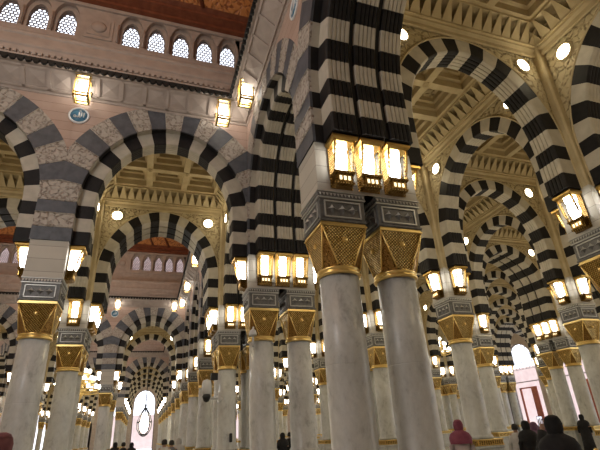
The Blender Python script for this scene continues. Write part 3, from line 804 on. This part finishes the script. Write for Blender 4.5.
# ------------------------------------------------------------------ cameras on a column, bollards, rope barrier
def cctv(x,y,z):
    t=thing('camera_bracket',"white surveillance camera cluster bracketed to a column of the court edge row",'surveillance camera',(x,y,z))
    b=MB(); b.tube([(0,0,0),(-.25,-.1,0),(-.55,-.12,0)],.035,8); b.box(-.03,.06,-.16,.16,-.14,.14,0,.01); obj('bracket',b.mesh('bracket',[M['whitep']]),t)
    b=MB(); b.lathe([(.02,.75),(.16,.7),(.2,.55),(.2,.3),(.17,.2),(.05,.12)],16,0,True,-.5,-.12); obj('camera_housing',b.mesh('camera_housing',[M['whitep']]),t)
    b=MB(); b.lathe([(.15,.02),(.17,.1),(.12,.2)],16,0,True,-.5,-.12); b.lathe([(.0,-.14),(.1,-.1),(.15,.02)],16,0,True,-.5,-.12); obj('camera_dome',b.mesh('camera_dome',[M['black']]),t)
    b=MB(); b.box(-.02,.16,-.14,-.04,.06,.22,0,.01); b.box(.02,.14,-.2,-.1,-.1,.04,0,.01); obj('small_camera',b.mesh('small_camera',[M['whitep']]),t)
    b=MB(); b.box(-.34,-.06,-.12,.02,.72,1.0,0,.01); obj('loudspeaker',b.mesh('loudspeaker',[M['black']]),t)
    return t
cctv(3.236-.36,18.984-.1,3.05)
t=thing('dome_camera',"small white dome camera on the capital of the second court edge pair",'surveillance camera',(3.236-.36,12.984-.46,4.28))
b=MB(); b.lathe([(.11,0),(.12,.05),(.09,.16),(.03,.2)],14); obj('camera_dome',b.mesh('camera_dome',[M['whitep']]),t)
b=MB(); b.tube([(0,.0,.18),(.02,.05,.26),(.08,.22,.28)],.03,8); b.tube([(0,0,-.02),(0,0,-.32)],.03,8); obj('bracket',b.mesh('bracket',[M['whitep']]),t)
# black handset on the column
t=MB(); t.box(-.05,.05,-.05,.05,0,.32,0,.015); t.box(-.035,.035,-.07,-.05,.04,.26,0,.008)
o=obj('wall_speaker',t.mesh('wall_speaker',[M['black']]),None,(3.236+.1,18.984-.42,1.42)); tag(o,"small black speaker fixed low on the column with the white cameras",'speaker')

# ------------------------------------------------------------------ camera
def cam():
    f,yaw,pitch,roll=434.66,.3402,.4216,-.0578
    cy,sy=math.cos(yaw),math.sin(yaw)
    w=Vector((sy*math.cos(pitch),cy*math.cos(pitch),math.sin(pitch))); r0=Vector((cy,-sy,0)); u0=r0.cross(w)
    r=r0*math.cos(roll)+u0*math.sin(roll); u=-r0*math.sin(roll)+u0*math.cos(roll)
    c=bpy.data.cameras.new('camera'); o=bpy.data.objects.new('camera',c); COL.objects.link(o)
    c.sensor_width=36; c.lens=f*36/600; c.shift_x=2.55/600; c.shift_y=11.63/600; c.clip_end=300; c.clip_start=.05
    o.matrix_world=Matrix(((r.x,u.x,-w.x,0),(r.y,u.y,-w.y,0),(r.z,u.z,-w.z,EYE),(0,0,0,1)))
    scene.camera=o
    return Vector((0,0,EYE)),r,u,w,f
CAM=cam()
def px_ray(x,y):
    o,r,u,w,f=CAM; return (r*(x-297.45)/f-u*(y-236.63)/f+w).normalized()

# ------------------------------------------------------------------ people
def skinbody(name,s,armL,armR,mat,hands=True):
    """one continuous figure grown from a jointed skeleton; armL/armR = (elbow, wrist, fingertip direction)"""
    V=[];Ed=[];Rr=[]
    def v(p,r,par=None):
        V.append(Vector(p)*s); Rr.append(r*s)
        if par is not None: Ed.append((par,len(V)-1))
        return len(V)-1
    pel=v((0,0,.93),.135); sp=v((0,.01,1.12),.12,pel); ch=v((0,.0,1.32),.14,sp); nk=v((0,.0,1.47),.06,ch); hb=v((0,-.02,1.545),.075,nk); hm=v((0,-.015,1.62),.095,hb); ht=v((0,0,1.68),.06,hm)
    ns=v((0,-.105,1.60),.016,hm)
    for sd,arm in ((-1,armL),(1,armR)):
        sh=v((sd*.17,0,1.40),.065,ch); e=v(arm[0],.045,sh); w=v(arm[1],.03,e)
        d=Vector(arm[2]).normalized(); pm=Vector(arm[1])+d*.05; pa=v(pm,.036,w); 
        u=d.cross(Vector((0,1,0.3))).normalized()
        if hands:
            for q,(o,L) in enumerate(((-.03,.075),(-.01,.09),(.012,.085),(.032,.065))):
                k=v(pm+d*.04+u*o,.0095,pa); k2=v(pm+d*(.04+L*.5)+u*o*1.1,.009,k); v(pm+d*(.04+L)+u*o*1.1+Vector((0,-.015,0)),.008,k2)
            k=v(pm-d*.01+u*.05*sd,.011,pa); v(pm+d*.03+u*.07*sd,.009,k)
        else: v(pm+d*.07,.022,pa)
    for sd in (-1,1):
        hp=v((sd*.09,0,.88),.095,pel); kn=v((sd*.1,-.02,.48),.06,hp); an=v((sd*.1,.02,.09),.042,kn); v((sd*.11,-.13,.04),.035,an)
    me=bpy.data.meshes.new(name); me.from_pydata([tuple(p) for p in V],Ed,[]); me.materials.append(mat)
    o=bpy.data.objects.new(name,me); COL.objects.link(o)
    m=o.modifiers.new('skin','SKIN'); m.use_smooth_shade=True
    for k,r in enumerate(Rr): me.skin_vertices[0].data[k].radius=(r,r); me.skin_vertices[0].data[k].use_root=(k==0)
    o.modifiers.new('sub','SUBSURF').levels=1; o.modifiers['sub'].render_levels=2
    return o
def ell(rx,ry,z,cy=0,n=20,a0=0,a1=2*PI,closed=True):
    m=n if closed else n+1
    return [(rx*math.sin(a0+(a1-a0)*k/n),cy-ry*math.cos(a0+(a1-a0)*k/n),z) for k in range(m)]
ARMDOWN=lambda sd:((sd*.24,.03,1.14),(sd*.25,-.06,.9),(0,-.15,-1))
def person(px,d,label,robe,head,kind='hijab',h=1.65,turn=0.0,arms=None,skin=None,hands=False,group=None):
    """d metres away along the ground in the direction of picture column px; faces away from the camera when turn=0"""
    q=px_ray(px,420); q=Vector((q.x,q.y,0)).normalized(); loc=q*d; s=h/1.70
    rz=math.atan2(q.y,q.x)+PI/2+turn
    aL,aR=arms or (ARMDOWN(-1),ARMDOWN(1))
    o=skinbody('person',s,aL,aR,M['skin'],hands); o.location=(loc.x,loc.y,0); o.rotation_euler=(0,0,rz); tag(o,label,'person',group)
    b=MB(); rows=[(.30,.24,.03),(.27,.21,.4),(.23,.18,.85),(.2,.16,1.08),(.215,.165,1.28),(.19,.14,1.40),(.1,.09,1.48)]
    b.rings([[(x*s,y*s,z*s) for x,y,z in ell(rx*(1+.05*math.sin(z*9)),ry,z)] for rx,ry,z in rows],0,True)
    for sd,arm in ((-1,aL),(1,aR)):
        e=Vector(arm[0]); w=Vector(arm[1]); sh=Vector((sd*.15,0,1.38))
        b.tube([p*s for p in (sh,sh.lerp(e,.5),e,e.lerp(w,.5),e.lerp(w,.93))],[.085*s,.08*s,.072*s,.066*s,.068*s],10)
    obj('robe',b.mesh('robe',[robe]),o)
    b=MB()
    if kind=='hijab':
        full=[(.27,.21,1.2,.0),(.275,.2,1.34,.0),(.225,.175,1.44,-.005),(.105,.11,1.51,-.015)]
        b.rings([[(x*s,y*s,z*s) for x,y,z in ell(rx,ry,z,cy)] for rx,ry,z,cy in full],0,True,caps=False)
        openr=[(.105,.105,1.51,-.015),(.118,.125,1.57,-.01),(.122,.13,1.64,-.005),(.108,.118,1.70,.0)]
        b.rings([[(x*s,y*s,z*s) for x,y,z in ell(rx,ry,z,cy,20,.6,2*PI-.6,False)] for rx,ry,z,cy in openr],0,True,closed=False)
        top=[(.108,.118,1.70,0),(.08,.09,1.745,.0),(.03,.035,1.765,.0)]
        b.rings([[(x*s,y*s,z*s) for x,y,z in ell(rx,ry,z,cy)] for rx,ry,z,cy in top],0,True)
        obj('headscarf',b.mesh('headscarf',[head]),o)
    else:
        rr=[(.1,.108,1.56,.02),(.107,.115,1.62,.01),(.1,.11,1.68,.005),(.07,.08,1.73,.005),(.02,.03,1.745,.005)]
        b.rings([[(x*s,y*s,z*s) for x,y,z in ell(rx,ry,z,cy,20,.95 if z<1.66 else .5,2*PI-(.95 if z<1.66 else .5),False)] for rx,ry,z,cy in rr],0,True,closed=False)
        obj('hair',b.mesh('hair',[head]),o)
    for sd in (-1,1):
        e=MB(); e.lathe([(.002,-.013),(.011,-.006),(.011,.006),(.002,.013)],8); e.xf(Matrix.Translation((sd*.033*s,-.108*s,1.625*s))); obj('eye',e.mesh('eye',[M['black']]),o)
    return o
M['skin']=plain('skin',(.42,.25,.17),.5)
CB=mottled('black_cloth',(.012,.012,.014),(.022,.022,.025),12,.85); CWH=mottled('white_cloth',(.5,.48,.46),(.58,.56,.54),12,.85); CP=mottled('pink_white_cloth',(.45,.36,.36),(.55,.47,.46),9,.85)
CM=mottled('mauve_cloth',(.22,.05,.09),(.28,.08,.12),9,.85); CR=mottled('dusty_rose_cloth',(.17,.06,.07),(.23,.09,.09),9,.85); CG=mottled('grey_cloth',(.12,.12,.13),(.18,.18,.2),9,.85); HAIR=plain('dark_hair',(.012,.010,.009),.6); CV=mottled('violet_cloth',(.16,.08,.14),(.22,.12,.2),9,.85)
raised=(((-.22,-.2,1.2),(-.1,-.38,1.42),(.3,0,1)),((.25,-.18,1.3),(.17,-.33,1.55),(-.1,0,1)))
w=person(552,7.6,"woman in black headscarf and black robe raising a phone to film",CB,CB,h=1.62,arms=raised,hands=True)
b=MB(); b.box(-.038,.038,-.006,.006,-.075,.075,0,.004); c=MB(); c.box(-.033,.033,.006,.0075,-.068,.068)
R0=Matrix.Rotation(w.rotation_euler.z,4,'Z'); p=Vector(w.location)+R0@Vector((.16,-.36,1.60))
t=obj('phone',b.mesh('phone',[M['black']]),None,p,w.rotation_euler.z); tag(t,"phone held up in the hand of the woman in black",'phone'); obj('screen',c.mesh('screen',[emit('phone_screen',(.8,.85,1),1.2)]),t)
person(457,12.5,"woman in mauve headscarf and pale pink robe beside a column base",CP,CM,h=1.66,hands=True)
person(6,6.6,"person in dusty rose headscarf at the foot of the big west column",CG,CR,h=1.76,hands=True)
person(524,14.5,"woman in black robe standing before the bright east door",CB,CB,h=1.55)
person(532,15.5,"person in black coat with violet headscarf near the bright east door",CB,CV,h=1.5)
person(513,15,"person in white robe with dark hair left of the bright east door",CWH,HAIR,'hair',1.5)
person(541,22,"person with violet headscarf at the sill of the bright east door",CG,CV,h=1.6)
person(582,27,"distant person in black between two east columns",CB,CB,h=1.65)
person(166,17.5,"dark-haired person in white robe in front of the long column row",CWH,HAIR,'hair',1.62)
person(173,19,"second dark-haired person in grey robe by the long column row",CG,HAIR,'hair',1.58)
person(180,20,"person in pale pink robe and white headscarf by the long column row",CP,CWH,'hijab',1.62)
person(282,21,"person in black robe standing between the second column pair, left one",CB,CB,h=1.6)
person(289,21.5,"person in black robe standing between the second column pair, right one",CB,HAIR,'hair',1.62)
person(126,24,"dark-haired person in black seen before the end door, beside court column",CB,HAIR,'hair',1.6)
person(134,26,"person in black headscarf and grey robe seen before the end door",CG,CB,h=1.55)
person(118,27,"person in white robe and black headscarf left of the end door",CWH,CB,h=1.6)
# rope barrier
def stanchion(px,d,label):
    q=px_ray(px,420); q=Vector((q.x,q.y,0)).normalized()*d
    t=thing('stanchion',label,'stanchion',(q.x,q.y,0),0,'rope barrier posts')
    b=MB(); b.lathe([(.17,0),(.17,.02),(.05,.05),(.03,.08)],20); obj('base',b.mesh('base',[M['goldp']]),t)
    b=MB(); b.lathe([(.025,.08),(.025,.92),(.04,.93),(.04,.97),(.045,1.0),(.01,1.03)],14); obj('post',b.mesh('post',[M['goldp']]),t)
    return q
qa=stanchion(587,11.6,"brass rope barrier post near the east column base"); qb=stanchion(566,10.6,"brass rope barrier post hidden partly by the woman in black"); qc=stanchion(616,12.2,"brass rope barrier post at the picture edge")
for p,q,l in ((qa,qb,"red rope sagging between barrier posts behind the woman in black"),(qa,qc,"red rope sagging from the east barrier post out of view")):
    b=MB(); b.tube([p.lerp(q,k/12)+Vector((0,0,.92-.28*(1-(2*k/12-1)**2))) for k in range(13)],.022,8); tag(obj('barrier_rope',b.mesh('barrier_rope',[M['redrope']])),l,'rope')

# ------------------------------------------------------------------ keep only repeats that can be met from the camera or a step beside it
def drop(t):
    for c in list(t.children):
        for g in list(c.children): bpy.data.objects.remove(g)
        bpy.data.objects.remove(c)
    bpy.data.objects.remove(t)
def prune():
    """leave out repeats that stay hidden from the photograph's place and from a step to either side"""
    from mathutils.bvhtree import BVHTree
    bpy.context.view_layer.update(); own={}
    for k,t in enumerate(ALL):
        own[t.name]=k
        for c in t.children:
            own[c.name]=k
            for q in c.children: own[q.name]=k
    V=[];F=[];O=[]
    for o in scene.objects:
        if o.type!='MESH' or o.name.startswith('window_pane') or o.modifiers: continue
        mw=o.matrix_world; n=len(V); V.extend([mw@p.co for p in o.data.vertices]); w=own.get(o.name,-1)
        for p in o.data.polygons: F.append([n+i for i in p.vertices]); O.append(w)
    bvh=BVHTree.FromPolygons(V,F); _,r,u,w,f=CAM; hits={}
    for off in (0,.7,-.7):
        o=Vector((0,0,EYE))+r*off; st=1 if off==0 else 2
        for py in range(-6,457,st):
            for px in range(-8,609,st):
                d=(r*(px+.5-297.45)/f-u*(py+.5-236.63)/f+w).normalized()
                i=bvh.ray_cast(o,d)[2]
                if i is not None and O[i]>=0: hits[O[i]]=hits.get(O[i],0)+(1 if off==0 else .5)
    for ts in NODE.values():          # a pier and the columns under it stay together
        ks=[own[t.name] for t in ts]; m=max(hits.get(k,0) for k in ks)
        for k in ks: hits[k]=m
    for k,t in enumerate(ALL):
        if hits.get(k,0)<2: drop(t)
prune()

# ------------------------------------------------------------------ light
wd=bpy.data.worlds.new('World'); scene.world=wd; wd.use_nodes=True
bg=wd.node_tree.nodes['Background']; bg.inputs['Color'].default_value=(.86,.9,1.0,1); bg.inputs['Strength'].default_value=2.6
def point(x,y,z,e,col,size=.5):  # added fill light, no fixture belongs to it
    l=bpy.data.lights.new('fill_light','POINT'); l.energy=e; l.color=col; l.shadow_soft_size=size
    o=bpy.data.objects.new('fill_light',l); COL.objects.link(o); o.location=(x,y,z)
for cx,cy in BAYS:
    if cx*cx+cy*cy<96**2: point(cx,cy,7.6,100,(1,.81,.5),.4)  # added fill in every bay, in place of lanterns left out
for k,(cx,cy) in enumerate(COURTS): point(cx,cy,18.0,500,(1,.8,.55),.8); point(cx,cy,9.0,(820,650,600)[k],(1.0,.97,.93),1.5)  # added fill: one warm light under each dome, one lower in each court

scene.view_settings.view_transform='Standard'; scene.view_settings.look='None'; scene.view_settings.gamma=1; scene.view_settings.exposure=0
scene.view_settings.use_curve_mapping=False
cy_=scene.cycles; cy_.use_denoising=True; cy_.max_bounces=6; cy_.diffuse_bounces=4; cy_.glossy_bounces=3; cy_.transmission_bounces=4; cy_.sample_clamp_indirect=4; cy_.caustics_reflective=False; cy_.caustics_refractive=False
